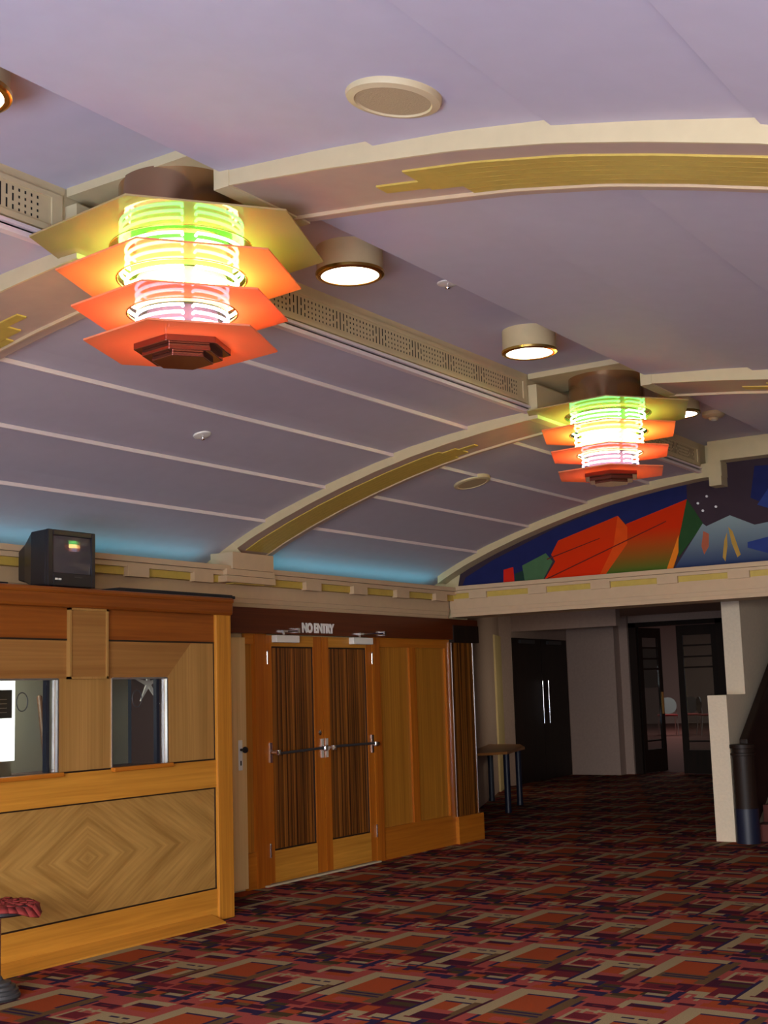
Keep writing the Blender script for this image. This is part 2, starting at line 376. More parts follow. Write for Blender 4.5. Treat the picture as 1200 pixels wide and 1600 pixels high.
# arched ribs: cream front, ochre inlay between borders, bright bead
def rib(name, y0, y1, ochre_left=-4.95, ochre_right=-2.5):
    mb = MB(); D = .085
    def seg(xs, P, ystart, yend, dz0, dz1, mi):
        lo = [(x, interp(P, x) - dz0) for x in xs]; hi = [(x, interp(P, x) + dz1) for x in xs]
        for i in range(len(xs)-1):
            mb.prism([lo[i], lo[i+1], hi[i+1], hi[i]], 'y', ystart, yend, mi)
    def rng(a, b_, n): return [a + (b_-a)*i/n for i in range(n+1)]
    w = y1 - y0
    LX = rng(-7.3, CH0+.03, 44); RX = rng(CH1-.0, .28, 44)
    for P, xs in ((LP, LX), (RP, RX)):
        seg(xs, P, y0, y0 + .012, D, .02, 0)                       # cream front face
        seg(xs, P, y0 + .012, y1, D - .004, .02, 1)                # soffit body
        seg(xs, P, y1 - .15*w - .012, y1 - .15*w, D + .012, 0, 2)  # bead
    mb.prism([(-7.36, 2.66), (-6.97, 2.66), (-6.97, 2.80), (-7.05, interp(LP, -7.05)-.02), (-7.36, interp(LP, -7.36))], 'y', y0 - .002, y0 + .010, 0)
    a0, a1 = y0 + .24*w, y1 - .19*w
    seg(rng(-7.02, ochre_left-.12, 26), LP, a0, a1, D + .004, 0, 3)
    seg(rng(ochre_left-.12, ochre_left, 3), LP, a0 + .1*w, a1 - .1*w, D + .004, 0, 3)
    seg(rng(ochre_left, ochre_left+.14, 3), LP, a0 + .2*w, a1 - .26*w, D + .004, 0, 3)
    seg(rng(ochre_right+.14, .2, 30), RP, a0, a1, D + .004, 0, 3)
    seg(rng(ochre_right, ochre_right+.14, 3), RP, a0, a1 - .16*w, D + .004, 0, 3)
    seg(rng(ochre_right-.2, ochre_right, 3), RP, a0 + .22*w, a1 - .20*w, D + .004, 0, 3)
    for k in range(1, 6):                                           # fine dark lines in the ochre field
        yy = a0 + (a1-a0)*k/6
        seg(rng(-7.0, ochre_left-.12, 20), LP, yy-.002, yy+.002, D + .0045, -D-.003, 4)
        seg(rng(ochre_right+.14, .2, 20), RP, yy-.002, yy+.002, D + .0045, -D-.003, 4)
    # crossing of the channel: a step up beside the grille, a shallow band, and a block on the far side
    mb.box(CH0-.03, CH0+.075, y0-.003, y1+.003, 3.545, 3.80, 0)
    mb.box(CH0+.01, CH1+.02, y0-.002, y1+.002, 3.845, CHZ+.01, 0)
    mb.box(CH1-.03, CH1+.05, y0-.004, y1+.004, 3.657, 3.803, 0)
    return struct(mb.build(name, [M['cream'], M['taupe'], M['pinkcream'], M['ochre'], M['ochre_dark']], smooth=False))
rib('trim_2', 3.83, 4.37)
rib('trim_3', 8.29, 8.83)
# arch band over the end wall
ab = MB()
def arch(xs, P, off0, off1, y0, y1, mi=0):
    for a, b_ in zip(xs, xs[1:]):
        ab.prism([(a, interp(P,a)-off1), (b_, interp(P,b_)-off1), (b_, interp(P,b_)+off0), (a, interp(P,a)+off0)], 'y', y0, y1, mi)
xs = [-7.2 + 3.2*i/40 for i in range(41)]
arch([x for x in xs if x < -4.2] + [-4.2, -4.0], LP, .05, .085, 11.84, 12.01)
ab.box(-4.125, -4.005, 11.835, 12.01, 3.455, 3.80); ab.box(-4.12, CH1+.02, 11.838, 12.01, 3.69, 3.90)
arch([CH1 + 3.5*i/40 for i in range(41)], RP, .05, .085, 11.84, 12.01)
struct(ab.build('trim_4', M['cream']))

# grilles in the upright face, one per bay
def grille(y0, y1, label):
    root = thing('vent_grille', label, 'vent grille', (CH0, (y0+y1)/2, 3.72), 0, 'perforated vent grilles in the ceiling channel')
    h = (y1-y0)/2
    fr = MB(); fr.box(0, .014, -h, h, .095, .118); fr.box(0, .014, -h, h, -.063, -.035); fr.box(0, .014, -h, -h+.06, -.035, .095); fr.box(0, .014, h-.06, h, -.035, .095)
    fr.build('frame', M['cream'], root)
    fc = MB(); fc.box(0, .006, -h+.06, h-.06, -.035, .095, 0)
    n = int((2*h - .2)/.034)
    for i in range(n):
        y = -h + .1 + i*.034; k = i % 12
        if k in (5, 6, 7): segs = [(-.022, .082)] if k == 6 else [(-.022, .020), (.036, .082)]
        elif k in (4, 8): segs = [(-.022, .000), (.016, .050), (.064, .082)]
        else: segs = [(-.022, -.010), (.006, .018), (.036, .048), (.066, .080)]
        for a, b_ in segs: fc.box(.006, .0065, y-.0045, y+.0045, a, b_, 1)
    fc.build('perforated_face', [M['cream'], M['dark']], root)
grille(.3, 3.80, 'cream perforated vent grille at the left edge, left of the nearer neon light')
grille(4.40, 8.26, 'long cream perforated vent grille between the two neon lights')
grille(8.86, 11.83, 'short cream perforated vent grille beside the farther neon light, towards the mural')

# ------------------------------------------------------------------ wall with doors and panelling (left)
WX = -7.15
w = MB()
w.box(WX-.25, WX-.001, 7.60, 12.36, 0, 2.66); w.box(WX-.25, WX-.001, 3.0, 7.60, 2.30, 2.66)
w.box(-7.9, WX-.25, 3.0, 12.36, 2.60, 2.66)
w.box(-7.90, -7.64, -1.2, 12.4, 2.5, 2.9)
struct(w.build('wall_left', M['cream']))
# cornice along the left wall
cn = MB()
def cornice_left(y0, y1):
    cn.box(WX-.01, WX+.03, y0, y1, 2.355, 2.56, 0); cn.box(WX, WX+.042, y0, y1, 2.395, 2.56, 0); cn.box(WX, WX+.052, y0, y1, 2.435, 2.56, 0)
    cn.box(WX-.01, -7.03, y0, y1, 2.546, 2.61, 1)
    cn.box(WX-.01, -6.995, y0, y1, 2.604, 2.64, 0); cn.box(WX-.01, -6.975, y0, y1, 2.643, 2.685, 0)
cornice_left(-1.0, 11.9)
for k in range(-4, 4):
    y = 9.216 + .742*k
    if k != -1: cn.box(-7.04, -6.985, y, min(y + .228, 8.06) if k == -2 else y + .228, 2.532, 2.612, 0)
struct(cn.build('trim_5', [M['pinkcream'], M['ochre']]))
cb = MB()                       # corbel where the rib lands
cb.box(-7.2, -6.955, 8.17, 8.71, 2.66, 2.80, 0); cb.box(-7.1, -6.95, 8.09, 8.72, 2.604, 2.655, 0); cb.box(-7.1, -6.935, 8.07, 8.71, 2.545, 2.598, 0)
cb.box(-7.06, -6.97, 8.2, 8.6, 2.538, 2.547, 1)
struct(cb.build('trim_6', [M['pinkcream'], M['ochre']]))
# end wall beam with its cornice, and the gable above
bw = MB()
bw.box(-7.9, 2.3, 11.98, 12.3, 2.375, 2.70)
bw.box(-7.9, .4, 12.02, 12.3, 2.70, 4.0)
struct(bw.build('wall_back', M['cream']))
bc = MB()
bc.box(-7.08, .4, 11.90, 12.0, 2.375, 2.57, 0); bc.box(-7.08, .4, 11.888, 12.0, 2.415, 2.57, 0); bc.box(-7.08, .4, 11.876, 12.0, 2.455, 2.57, 0)
bc.box(-7.06, .4, 11.875, 12.0, 2.565, 2.622, 1)
bc.box(-7.0, .4, 11.85, 12.0, 2.622, 2.652, 0); bc.box(-6.985, .4, 11.835, 12.0, 2.655, 2.698, 0)
for k in range(-1, 9): bc.box(-6.12 + .703*k, -6.12 + .703*k + .208, 11.845, 11.9, 2.558, 2.628, 0)
struct(bc.build('trim_7', [M['pinkcream'], M['ochre']]))

# mural on the gable
MP = {
'navy':[(-7.0,2.704),(-6.95,2.80),(-6.61,2.96),(-5.826,3.245),(-5.198,3.41),(-4.415,3.54),(-4.42,3.366),(-5.069,3.198),(-5.153,3.29),(-5.828,3.099),(-5.914,2.976),(-6.025,2.711),(-6.533,2.704)],
'redblock':[(-6.482,2.848),(-6.365,2.868),(-6.357,2.7),(-6.49,2.698)],
'dkgreen':[(-6.352,2.793),(-6.235,2.828),(-6.235,2.706),(-6.35,2.7)],
'green':[(-6.259,2.874),(-5.978,2.982),(-5.903,2.889),(-6.025,2.705),(-6.235,2.706)],
'redA':[(-5.828,3.099),(-5.153,3.29),(-5.142,2.98),(-5.354,2.706),(-6.009,2.704),(-5.872,2.886),(-5.915,2.962)],
'gradB':[(-5.069,3.198),(-4.419,3.38),(-4.548,2.927),(-4.662,2.708),(-5.339,2.705),(-5.142,2.98),(-5.059,3.126)],
'strip':[(-5.153,3.29),(-5.056,3.168),(-5.066,3.001),(-5.324,2.703),(-5.385,2.705),(-5.217,2.987)],
'line1':[(-5.965,2.923),(-5.362,3.085),(-5.363,3.076),(-5.966,2.911)],
'line2':[(-6.009,2.709),(-4.645,3.189),(-4.646,3.178),(-5.977,2.707)],
'dkspike':[(-4.419,3.38),(-4.268,3.119),(-4.541,2.818),(-4.53,2.98)],
'mount':[(-4.591,2.708),(-4.276,3.125),(-4.242,3.095),(-4.003,3.178),(-3.77,3.064),(-3.637,3.078),(-3.2,3.19),(-2.7,2.95),(-2.2,3.1),(-1.9,2.705)],
'spike':[(-4.527,3.035),(-4.537,2.872),(-4.605,2.709),(-4.67,2.708)],
'fl1':[(-4.273,3.051),(-4.22,3.019),(-4.228,2.899),(-4.28,2.823),(-4.302,2.906)],
'fl2':[(-4.074,2.939),(-4.042,3.016),(-4.046,2.883),(-4.075,2.739),(-4.099,2.781)],
'fl3':[(-4.025,3.068),(-3.987,3.024),(-3.923,2.792),(-3.956,2.769),(-4.001,2.905)],
'blue':[(-3.848,2.905),(-3.647,2.939),(-3.4,2.86),(-3.658,2.783),(-3.851,2.852)],
'rect':[(-3.73,3.624),(-3.3,3.60),(-3.3,3.20),(-3.625,3.24),(-3.791,3.324)],
'tri':[(-3.73,3.251),(-3.614,3.397),(-3.5,3.20),(-3.627,3.208)]}
P_ = lambda n, c: plain('mural_'+n, c, .9, var=.06, scale=8, spec=.05)
mm = [M['mural_sky'], P_('navy', (.018,.022,.10,1)), P_('red', (.62,.022,.012,1)), P_('dark_green', (.02,.045,.035,1)), P_('green', (.07,.15,.07,1)),
      gradient('mural_red_orange', (.66,.028,.005,1), (.58,.038,.006,1), 2.7, 3.3), gradient('mural_green_to_red', (.07,.13,.02,1), (.56,.028,.005,1), 2.72, 3.12),
      P_('orange', (.70,.075,.010,1)), P_('line', (.14,.02,.015,1)), P_('forest', (.025,.07,.025,1)), gradient('mural_mountain', (.03,.045,.12,1), (.24,.31,.33,1), 2.72, 3.16),
      P_('spike_orange', (.80,.22,.02,1)), P_('flame', (.45,.27,.06,1)), P_('flame_red', (.40,.11,.06,1)), P_('blue', (.03,.05,.20,1)), P_('stars', (.8,.78,.8,1))]
order = ['navy','redblock','dkgreen','green','redA','gradB','strip','line1','line2','dkspike','mount','spike','fl1','fl2','fl3','blue','rect','tri']
idx = dict(navy=1, redblock=2, dkgreen=3, green=4, redA=5, gradB=6, strip=7, line1=8, line2=8, dkspike=9, mount=10, spike=11, fl1=13, fl2=12, fl3=12, blue=14, rect=1, tri=14)
mu = MB()
sky = [(-7.05, 2.70)] + [(x, interp(LP, x)-.02) for x in [-7.0 + .1*i for i in range(29)]] + [(-4.15, 3.72), (CH1, 3.72)] + [(x, interp(RP, x)-.02) for x in [CH1 + .2*i for i in range(1, 18)]] + [(.2, 2.70)]
mu.prism([(x, z) for x, z in sky], 'y', 12.012, 12.019, 0)
for i, k in enumerate(order): mu.prism(MP[k], 'y', 12.0115 - .0006*i, 12.0135, idx[k])
for x, z in [(-4.31,3.327),(-4.217,3.385),(-4.133,3.275),(-4.265,3.249)]:
    mu.prism([(x + .012*math.cos(a*PI/4), z + .012*math.sin(a*PI/4)) for a in range(8)], 'y', 12.0, 12.014, 15)
tag(mu.build('mural', mm), 'abstract painted mural of red, green and blue shapes under the end arch', 'mural')

# ---- panelling, doors
T = MB()
T.box(WX, -7.06, 7.60, 12.42, 2.135, 2.355)                      # header board
struct(T.build('trim_8', M['mahogany']))
fr = MB()
for a, b_ in ((8.615, 8.772), (10.398, 10.530)): fr.box(WX, WX+.05, a, b_, 0, 2.135)      # jambs
struct(fr.build('trim_9', M['red_oak']))
pn = MB(); pn.box(WX, WX+.008, 8.50, 8.62, .30, 2.135); pn.box(WX, WX+.008, 10.53, 11.80, .29, 2.135)
struct(pn.build('trim_10', M['honey']))
pr = MB()
pr.box(WX, WX+.03, 11.10, 11.215, .29, 2.05); pr.box(WX, WX+.032, 11.80, 11.895, .29, 2.05)
struct(pr.build('trim_11', M['red_oak']))
ph = MB()
ph.box(WX, WX+.034, 10.53, 11.895, 0, .30); ph.box(WX, WX+.034, 10.53, 11.895, 2.045, 2.135); ph.box(WX, WX+.034, 8.50, 8.615, 0, .30); ph.box(WX, WX+.034, 8.50, 8.615, 2.045, 2.135)
struct(ph.build('trim_12', M['red_oak_h']))
# corner column: dark block cap, streaked shaft, chrome edge strips, plain base
cm = MB(); cm.box(-7.5, -7.10, 11.90, 12.36, .28, 2.12, 0); cm.box(-7.5, -7.075, 11.89, 12.42, 0, .28, 1); cm.box(-7.5, -7.05, 11.885, 12.42, 2.105, 2.29, 2)
cm.box(-7.102, -7.094, 11.897, 11.907, .28, 2.105, 3); cm.box(-7.102, -7.096, 12.354, 12.362, .28, 2.105, 3)
struct(cm.build('column', [M['zebra'], M['red_oak_h'], M['ebony'], M['chrome']]))

def leaf(name, y0, y1, hinge_left, label):
    """one leaf of the pair, y0..y1, built about its own floor point"""
    root = thing(name, label, 'door', (WX, (y0+y1)/2, 0)); root['kind'] = 'structure'; h = (y1-y0)/2 - .003
    f = MB(); sw = .105 if True else 0
    f.box(.002, .045, -h, -h + (.068 if hinge_left else .096), .02, 2.125); f.box(.002, .045, h - (.09 if not hinge_left else .126), h, .02, 2.125)
    f.build('stile', M['red_oak'], root)
    hz = MB(); a, b_ = -h + (.068 if hinge_left else .096), h - (.09 if not hinge_left else .126)
    hz.box(.002, .045, a, b_, .02, .285); hz.box(.002, .045, a, b_, 2.03, 2.125)
    hz.build('rail', M['oak_h'], root)
    MB().box(.006, .026, a, b_, .285, 2.03).build('panel', M['zebra'], root)
    e = MB()
    for q in ((a, a+.010, .285, 2.03), (b_-.010, b_, .285, 2.03), (a, b_, .285, .297), (a, b_, 2.018, 2.03)): e.box(.026, .034, *q)
    e.build('bead', M['groove'], root)
    hy = -h if hinge_left else h
    for z in (.29, 1.93):
        hg = MB(); hg.lathe([(.009, -.055), (.009, .055)], 12, (.052, hy, z)); hg.lathe([(.011, .05), (.006, .064)], 12, (.052, hy, z))
        hg.build('hinge', M['chrome'], root, smooth=True)
    # push bar: two brackets and a dark cross bar
    bar = MB().tube([(.105, -h+.05, 1.105 + .02*(not hinge_left)), (.105, h-.04, 1.122)], .012, 10).build('push_bar', M['iron'], root, smooth=True)
    for s in (-1, 1):
        yb = s*(h-.03)
        bk = MB(); bk.box(.045, .056, yb-.016, yb+.016, 1.03, 1.20); bk.tube([(.05, yb, 1.115), (.125, yb, 1.115)], .017, 12); bk.lathe([(.0, -.026), (.024, -.02), (.026, .0), (.024, .02), (0, .026)], 14, (.105, yb - s*.03, 1.115))
        bk.build('bar_bracket', M['chrome'], bar, smooth=True)
    cy = -.165 if hinge_left else .19
    cl_ = MB().box(.045, .105, cy-.165, cy+.165, 2.062, 2.126).build('door_closer', M['white'], root, bevel=.006)
    ar = MB(); ar.tube([(.09, cy-.05, 2.128), (.09, cy-.05, 2.155)], .014, 10)
    yA, yB = (cy-.06, cy+.13) if hinge_left else (cy-.05, cy+.34)
    ar.tube([(.10, yA, 2.158), (.115, yB, 2.170)], .010, 8); ar.box(.088, .125, yA-.03, yA+.03, 2.15, 2.168); ar.box(.085, .13, yB-.012, yB+.014, 2.150, 2.190)
    ar.build('closer_arm', M['chrome'], cl_, smooth=False)
    if hinge_left:
        MB().lathe([(.0, .0), (.022, .0), (.024, .006), (.012, .012), (0, .012)], 18).build('lock', M['chrome'], root, (.047, h-.06, 1.255), smooth=True).rotation_euler = (0, PI/2, 0)
    return root
leaf('door_1', 8.775, 9.583, True, 'left leaf of the streaked wooden double doors, with a round lock')
leaf('door_2', 9.587, 10.395, False, 'right leaf of the streaked wooden double doors, beside the honey wall panels')
th = MB(); th.box(WX-.02, WX+.075, 8.70, 10.42, 0, .014); struct(th.build('trim_13', plain('pale_threshold', (.55,.48,.33,1), .5)))

# pale door at the ticket booth's side, with a long white handle plate
pd = thing('door_3', 'pale oak door with a long white handle plate, half hidden behind the ticket booth', 'door', (WX, 8.05, 0)); pd['kind'] = 'structure'
MB().box(0, .04, -.43, .445, .02, 2.10).build('leaf', M['paleoak'], pd)
hp = MB(); hp.box(.04, .048, .335, .385, .99, 1.24); hp.build('handle_plate', M['letter'], pd, bevel=.006)
kn = MB(); kn.lathe([(.011, 0), (.011, .03), (.024, .036), (.028, .05), (.022, .064), (0, .068)], 20)
k = kn.build('knob', M['black'], pd, (.048, .36, 1.16), smooth=True); k.rotation_euler = (0, PI/2, 0)
MB().box(.048, .050, .353, .367, 1.03, 1.07).build('keyhole', M['dark'], pd)

# NO ENTRY letters
cu = bpy.data.curves.new('no_entry', 'FONT'); cu.body = 'NO ENTRY'; cu.size = .115; cu.extrude = .004; cu.offset = .0055; cu.space_character = .97; cu.align_x = 'CENTER'
to = bpy.data.objects.new('text_source', cu); COL.objects.link(to); bpy.context.view_layer.update()
tm = bpy.data.meshes.new_from_object(to.evaluated_get(bpy.context.evaluated_depsgraph_get())); bpy.data.objects.remove(to)
tm.materials.clear(); tm.materials.append(M['letter'])
so = bpy.data.objects.new('sign_lettering', tm); COL.objects.link(so)
so.rotation_euler = (PI/2, 0, PI/2); so.location = (-7.056, 9.470, 2.160); so.scale = (.86, 1, 1)
tag(so, 'white NO ENTRY letters on the dark header above the double doors', 'sign')

# ------------------------------------------------------------------ ticket booth
BX = -6.43
bo = thing('ticket_booth', 'golden wood-veneered ticket booth with two windows beside the double doors', 'ticket booth', (0, 0, 0))
Y0b, Yp, Ye = 4.2, 7.318, 7.485
b_ = MB(); b_.box(BX-.04, BX+.03, Yp, Ye, 0, 2.215); b_.build('post', M['oak'], bo, bevel=.006)
b_ = MB(); b_.box(WX+.0, BX-.04, Ye-.05, Ye, 0, 2.215); b_.build('end_panel', M['oak'], bo)
b_ = MB(); b_.box(BX-.04, BX+.012, Y0b, Yp, 0, .222); b_.build('kick_rail', M['oak_h'], bo)
b_ = MB(); b_.prism([(BX+.012, 0), (BX+.155, 0), (BX+.155, .012), (BX+.012, .055)], 'y', Y0b, 7.24); b_.build('plinth', M['oak_h'], bo)
b_ = MB(); b_.box(BX-.03, BX, Y0b, Yp, .23, .94); b_.build('lozenge_panel', M['lozenge'], bo)
b_ = MB(); b_.box(BX-.04, BX+.012, Y0b, Yp, .948, 1.145); b_.build('middle_rail', M['oak_h'], bo)
W1, W2, WZ0, WZ1 = (5.26, 5.80), (6.275, 6.815), 1.155, 1.752
for a, c in ((Y0b, W1[0]), (W1[1], W2[0])):
    b_ = MB(); b_.box(BX-.03, BX, a, c, WZ0, WZ1); b_.build('window_panel', M['veneer'], bo)
b_ = MB(); b_.prism([(W2[1], WZ0), (Yp, WZ0), (Yp, 2.0), (7.07, 2.0), (W2[1], WZ1)], 'x', BX-.03, BX)
b_.build('window_panel', M['veneer'], bo)
b_ = MB(); b_.box(BX-.03, BX, Y0b, W2[0], WZ1, 2.0); b_.prism([(W2[0], WZ1), (W2[1], WZ1), (7.07, 2.0), (W2[0], 2.0)], 'x', BX-.03, BX); b_.build('head_panel', M['veneer_h'], bo)
b_ = MB(); b_.box(BX-.03, BX+.004, Y0b, Yp, 2.012, 2.215); b_.build('frieze_panel', M['teak_h'], bo)
b_ = MB()
for z0, z1 in ((2.0, 2.012), (.222, .232), (.938, .948), (1.145, 1.156)): b_.box(BX-.03, BX+.006, Y0b, Yp, z0, z1)
b_.box(BX-.03, BX+.005, Yp-.012, Yp, .232, .94); b_.box(BX-.03, BX+.005, Yp-.008, Yp, 1.155, 2.0)
b_.build('dark_inlay', M['groove'], bo)
b_ = MB(); b_.box(WX, BX+.05, Y0b, 7.50, 2.213, 2.33); b_.box(WX, BX+.062, Y0b, 7.50, 2.30, 2.345); b_.build('crown_moulding', M['teak_h'], bo, bevel=.02)
b_ = MB(); b_.box(BX, BX+.022, 5.885, 6.205, 1.76, 2.208); pl = b_.build('plaque', M['veneer_h'], bo, bevel=.004)
b_ = MB()
for q in ((5.872, 5.889, 1.748, 2.214), (6.201, 6.218, 1.748, 2.214), (5.872, 6.218, 1.748, 1.764), (5.872, 6.218, 2.200, 2.214)): b_.box(BX, BX+.032, *q)
b_.build('plaque_frame', M['veneer'], pl)
for i, (a, c) in enumerate((W1, W2)):
    f = MB(); t = .006
    f.box(BX-.016, BX+.006, a-.004, a+t, WZ0, WZ1); f.box(BX-.016, BX+.006, c-t, c+.004, WZ0, WZ1); f.box(BX-.016, BX+.006, a+t, c-t, WZ1-.008, WZ1+.004)
    wf = f.build('window_frame', M['alu'], bo)
    g = MB(); g.box(BX-.022, BX-.017, a+t, c-t, WZ0, WZ1-.008); g.build('pane', M['glass'], wf)
    rg = MB(); cy = (a+c)/2 + (.045 if i == 0 else -.08)
    cy = 5.52 if i == 0 else 6.53
    pts = [(BX-.014, cy + .045*math.cos(2*PI*k/24), 1.61 + .058*math.sin(2*PI*k/24)) for k in range(25)]
    rg.tube(pts, .0035, 6); rg.build('speech_ring', M['iron'], wf)
    s_ = MB(); s_.box(BX-.03, BX+.045, a-.012, c+.018, 1.128, 1.156); s_.build('window_sill', M['red_oak_h'], wf, bevel=.004)
    rl = MB(); rl.box(BX-.09, BX-.06, c-.045, c-.015, WZ0, WZ1); rl.build('sash_rail', M['navy'], wf)
# inside of the booth
ib = MB(); XB, YB0, YB1 = -7.42, 4.15, 7.42
ib.box(XB-.05, XB, YB0, YB1, 0, 2.2); ib.box(XB, BX-.05, YB0-.05, YB0, 0, 2.2); ib.box(XB, BX-.04, YB0, YB1, 2.19, 2.20)
ib.build('inner_wall', M['boothwall'], bo)
ib = MB(); ib.box(XB, BX-.04, YB0, Ye-.05, 1.08, 1.11); ib.build('counter', M['boothdark'], bo)
sb = thing('light_box', 'bright white lit notice board seen through the left booth window', 'light box', (-7.2, 5.80, 1.11))
MB().box(-.03, 0, -.35, .305, .10, .65).build('lit_face', M['lightbox'], sb)
MB().box(-.06, .03, -.30, .25, 0, .10).build('base', M['boothwall'], sb)
g = MB(); g.box(0, .004, -.30, .275, .393, .587, 0); [g.box(.004, .005, .16, .23, .43+.03*k, .435+.03*k, 1) for k in range(4)]
g.build('grey_notice', [M['greyprint'], M['white']], sb)
po = MB(); po.tube([(0, 0, 0), (-.38, .26, .53)], .02, 10)
tag(po.build('leaning_pole', M['blind'], None, (-6.93, 6.16, 1.113), smooth=True), 'brown wooden pole leaning inside the left booth window', 'pole')
dk = MB(); dk.box(-7.36, -6.48, 7.395, 7.41, 1.11, 2.18); dk.build('dark_backing', M['boothdark'], bo)
st = MB()
star = []
for k in range(10):
    a = .35 + k*PI/5; rr = (.10, .028)[k % 2] * (1.9 if k == 8 else 1.5 if k in (4, 6) else 1)
    star.append((rr*math.cos(a), rr*math.sin(a)))
st.prism(star, 'x', 0, .012)
tag(st.build('star_ornament', M['white'], None, (-6.75, 6.95, 1.715)), 'white paper star hanging inside the right booth window', 'star')

# ------------------------------------------------------------------ television and boards on the booth
tv = thing('television', 'black boxy television standing on top of the ticket booth', 'television', (-6.50, 5.965, 2.346), 0)
c = MB()
def ring(x, hy, z0, z1): return [(x, -hy, z0), (x, hy, z0), (x, hy, z1), (x, -hy, z1)]
sec = [ring(-.40, .10, .08, .28), ring(-.30, .13, .06, .32), ring(-.15, .205, .02, .385), ring(0, .21, .015, .39)]
vs = sum(sec, []); fs = [(0,1,2,3), (12,15,14,13)]
for q in range(3):
    for j in range(4): fs.append((q*4+j, q*4+(j+1) % 4, (q+1)*4+(j+1) % 4, (q+1)*4+j))
c.add(vs, fs); c.box(-.22, -.02, -.16, .16, 0, .03)
c.build('casing', M['black'], tv, bevel=.012)
bz = MB(); bz.box(-.005, .022, -.21, -.165, .015, .39); bz.box(-.005, .022, .175, .21, .015, .39); bz.box(-.005, .022, -.165, .175, .015, .105); bz.box(-.005, .022, -.165, .175, .35, .39)
bz.build('bezel', M['black'], tv, bevel=.006)
sc_ = MB(); n = 10
for i in range(n):
    for j in range(n):
        def P(a, d):
            y = -.165 + .34*a/n; z = .105 + .245*d/n
            return (.004 + .018*(1 - (2*a/n-1)**2*.6 - (2*d/n-1)**2*.4), y, z)
        sc_.face([P(i,j), P(i+1,j), P(i+1,j+1), P(i,j+1)])
sc_.build('screen', M['screen'], tv, smooth=True)
for y in (-.15, -.12): MB().box(.022, .028, y, y+.02, .055, .067).build('button', M['white'], tv)
MB().box(.022, .026, .02, .09, .078, .084).build('badge', M['iron'], tv)
bd = MB(); bd.box(-.28, .06, -.62, .62, 0, .022); bd.box(-.27, .05, -.60, .60, .022, .03)
tag(bd.build('dark_tray', M['blackm'], None, (-6.50, 6.97, 2.346), bevel=.004), 'long flat black tray on the booth top, right of the television', 'tray', )
bd = MB(); bd.box(-.20, .05, -.28, .20, 0, .022)
tag(bd.build('dark_tray', M['blackm'], None, (-6.55, 5.25, 2.346), bevel=.004), 'end of a flat black tray on the booth top, left of the television', 'tray')

# ------------------------------------------------------------------ tiered neon lights
def hexring(R, ri, z, th_, n=72, rot=0.0):
    mb = MB(); out = []; inn = []
    for i in range(n):
        a = 2*PI*i/n; s_ = (a % (PI/3)) - PI/6
        ro = R*math.cos(PI/6)/math.cos(s_)
        out.append((ro*math.cos(a+rot), ro*math.sin(a+rot))); inn.append((ri*math.cos(a+rot), ri*math.sin(a+rot)))
    vs = [(x,y,z) for x,y in out] + [(x,y,z) for x,y in inn] + [(x,y,z+th_) for x,y in out] + [(x,y,z+th_) for x,y in inn]
    fs = []
    for i in range(n):
        j = (i+1) % n
        fs += [(i,j,n+j,n+i), (2*n+i,3*n+i,3*n+j,2*n+j), (i,2*n+i,2*n+j,j), (n+i,n+j,3*n+j,3*n+i)]
    mb.add(vs, fs); return mb
def neon_light(label, loc):
    root = thing('neon_ceiling_light', label, 'ceiling light', loc, 0, 'tiered neon ceiling lights')
    rot = math.radians(-7)
    # canopy drum
    MB().lathe([(.0, .449), (.318, .449), (.318, .455), (.276, .457), (.276, .722)], 48).build('canopy', M['copper'], root, smooth=True)
    tiers = [(.268, .432, .318, 'tubew', 4, 'core_green'), (.244, .292, .164, 'tubey', 4, 'core'), (.200, .138, .022, 'tubev', 4, 'core_pink')]
    gap = math.radians(-40)
    for R, z1, z0, mt, n, cm_ in tiers:
        MB().lathe([(R-.045, z0-.02), (R-.045, z1+.008)], 48, close=False).build('core', M[cm_], root, smooth=True)
        for k in range(n):
            z = z0 + .012 + (z1-z0-.02)*k/(n-1)
            pts = []
            for i in range(61):
                a = gap + math.radians(7) + math.radians(346)*i/60
                pts.append((R*math.cos(a), R*math.sin(a), z))
            pts = [(pts[0][0]*.88, pts[0][1]*.88, z)] + pts + [(pts[-1][0]*.88, pts[-1][1]*.88, z)]
            MB().tube(pts, .0075, 8).build('neon_tube', M[mt], root, smooth=True)
    for R, ri, z, mt in ((.655, .315, .440, 'olive_sheet'), (.545, .285, .302, 'coral_sheet'), (.480, .242, .146, 'coral_sheet'), (.428, .10, .0, 'coral_sheet')):
        p = hexring(R, ri, z, .008, rot=rot).build('plate', M[mt], root)
        e = MB(); hexpts = []
        if ri > .2:
            pts = [(ri*math.cos(2*PI*i/48), ri*math.sin(2*PI*i/48), z+.002) for i in range(49)]
            MB().tube(pts, .005, 6).build('plate_rim', M['brass'], p, smooth=True)
    h = MB()
    for R, z0, z1 in ((.215, -.030, .0), (.178, -.056, -.029), (.135, -.074, -.055)):
        h.prism([(R*math.cos(rot + k*PI/3), R*math.sin(rot + k*PI/3)) for k in range(6)], 'z', z0, z1)
    h.build('stepped_hub', M['hub'], root, bevel=.003)
    return root
n1 = neon_light('large tiered neon light with coral plates, the nearer one beside the perforated grille', (-3.75, 4.09, 3.13))
n2 = dup_tree(n1); n2.location = (-3.75, 8.66, 3.13); n2['label'] = 'smaller-looking tiered neon light farther away, in front of the mural end'

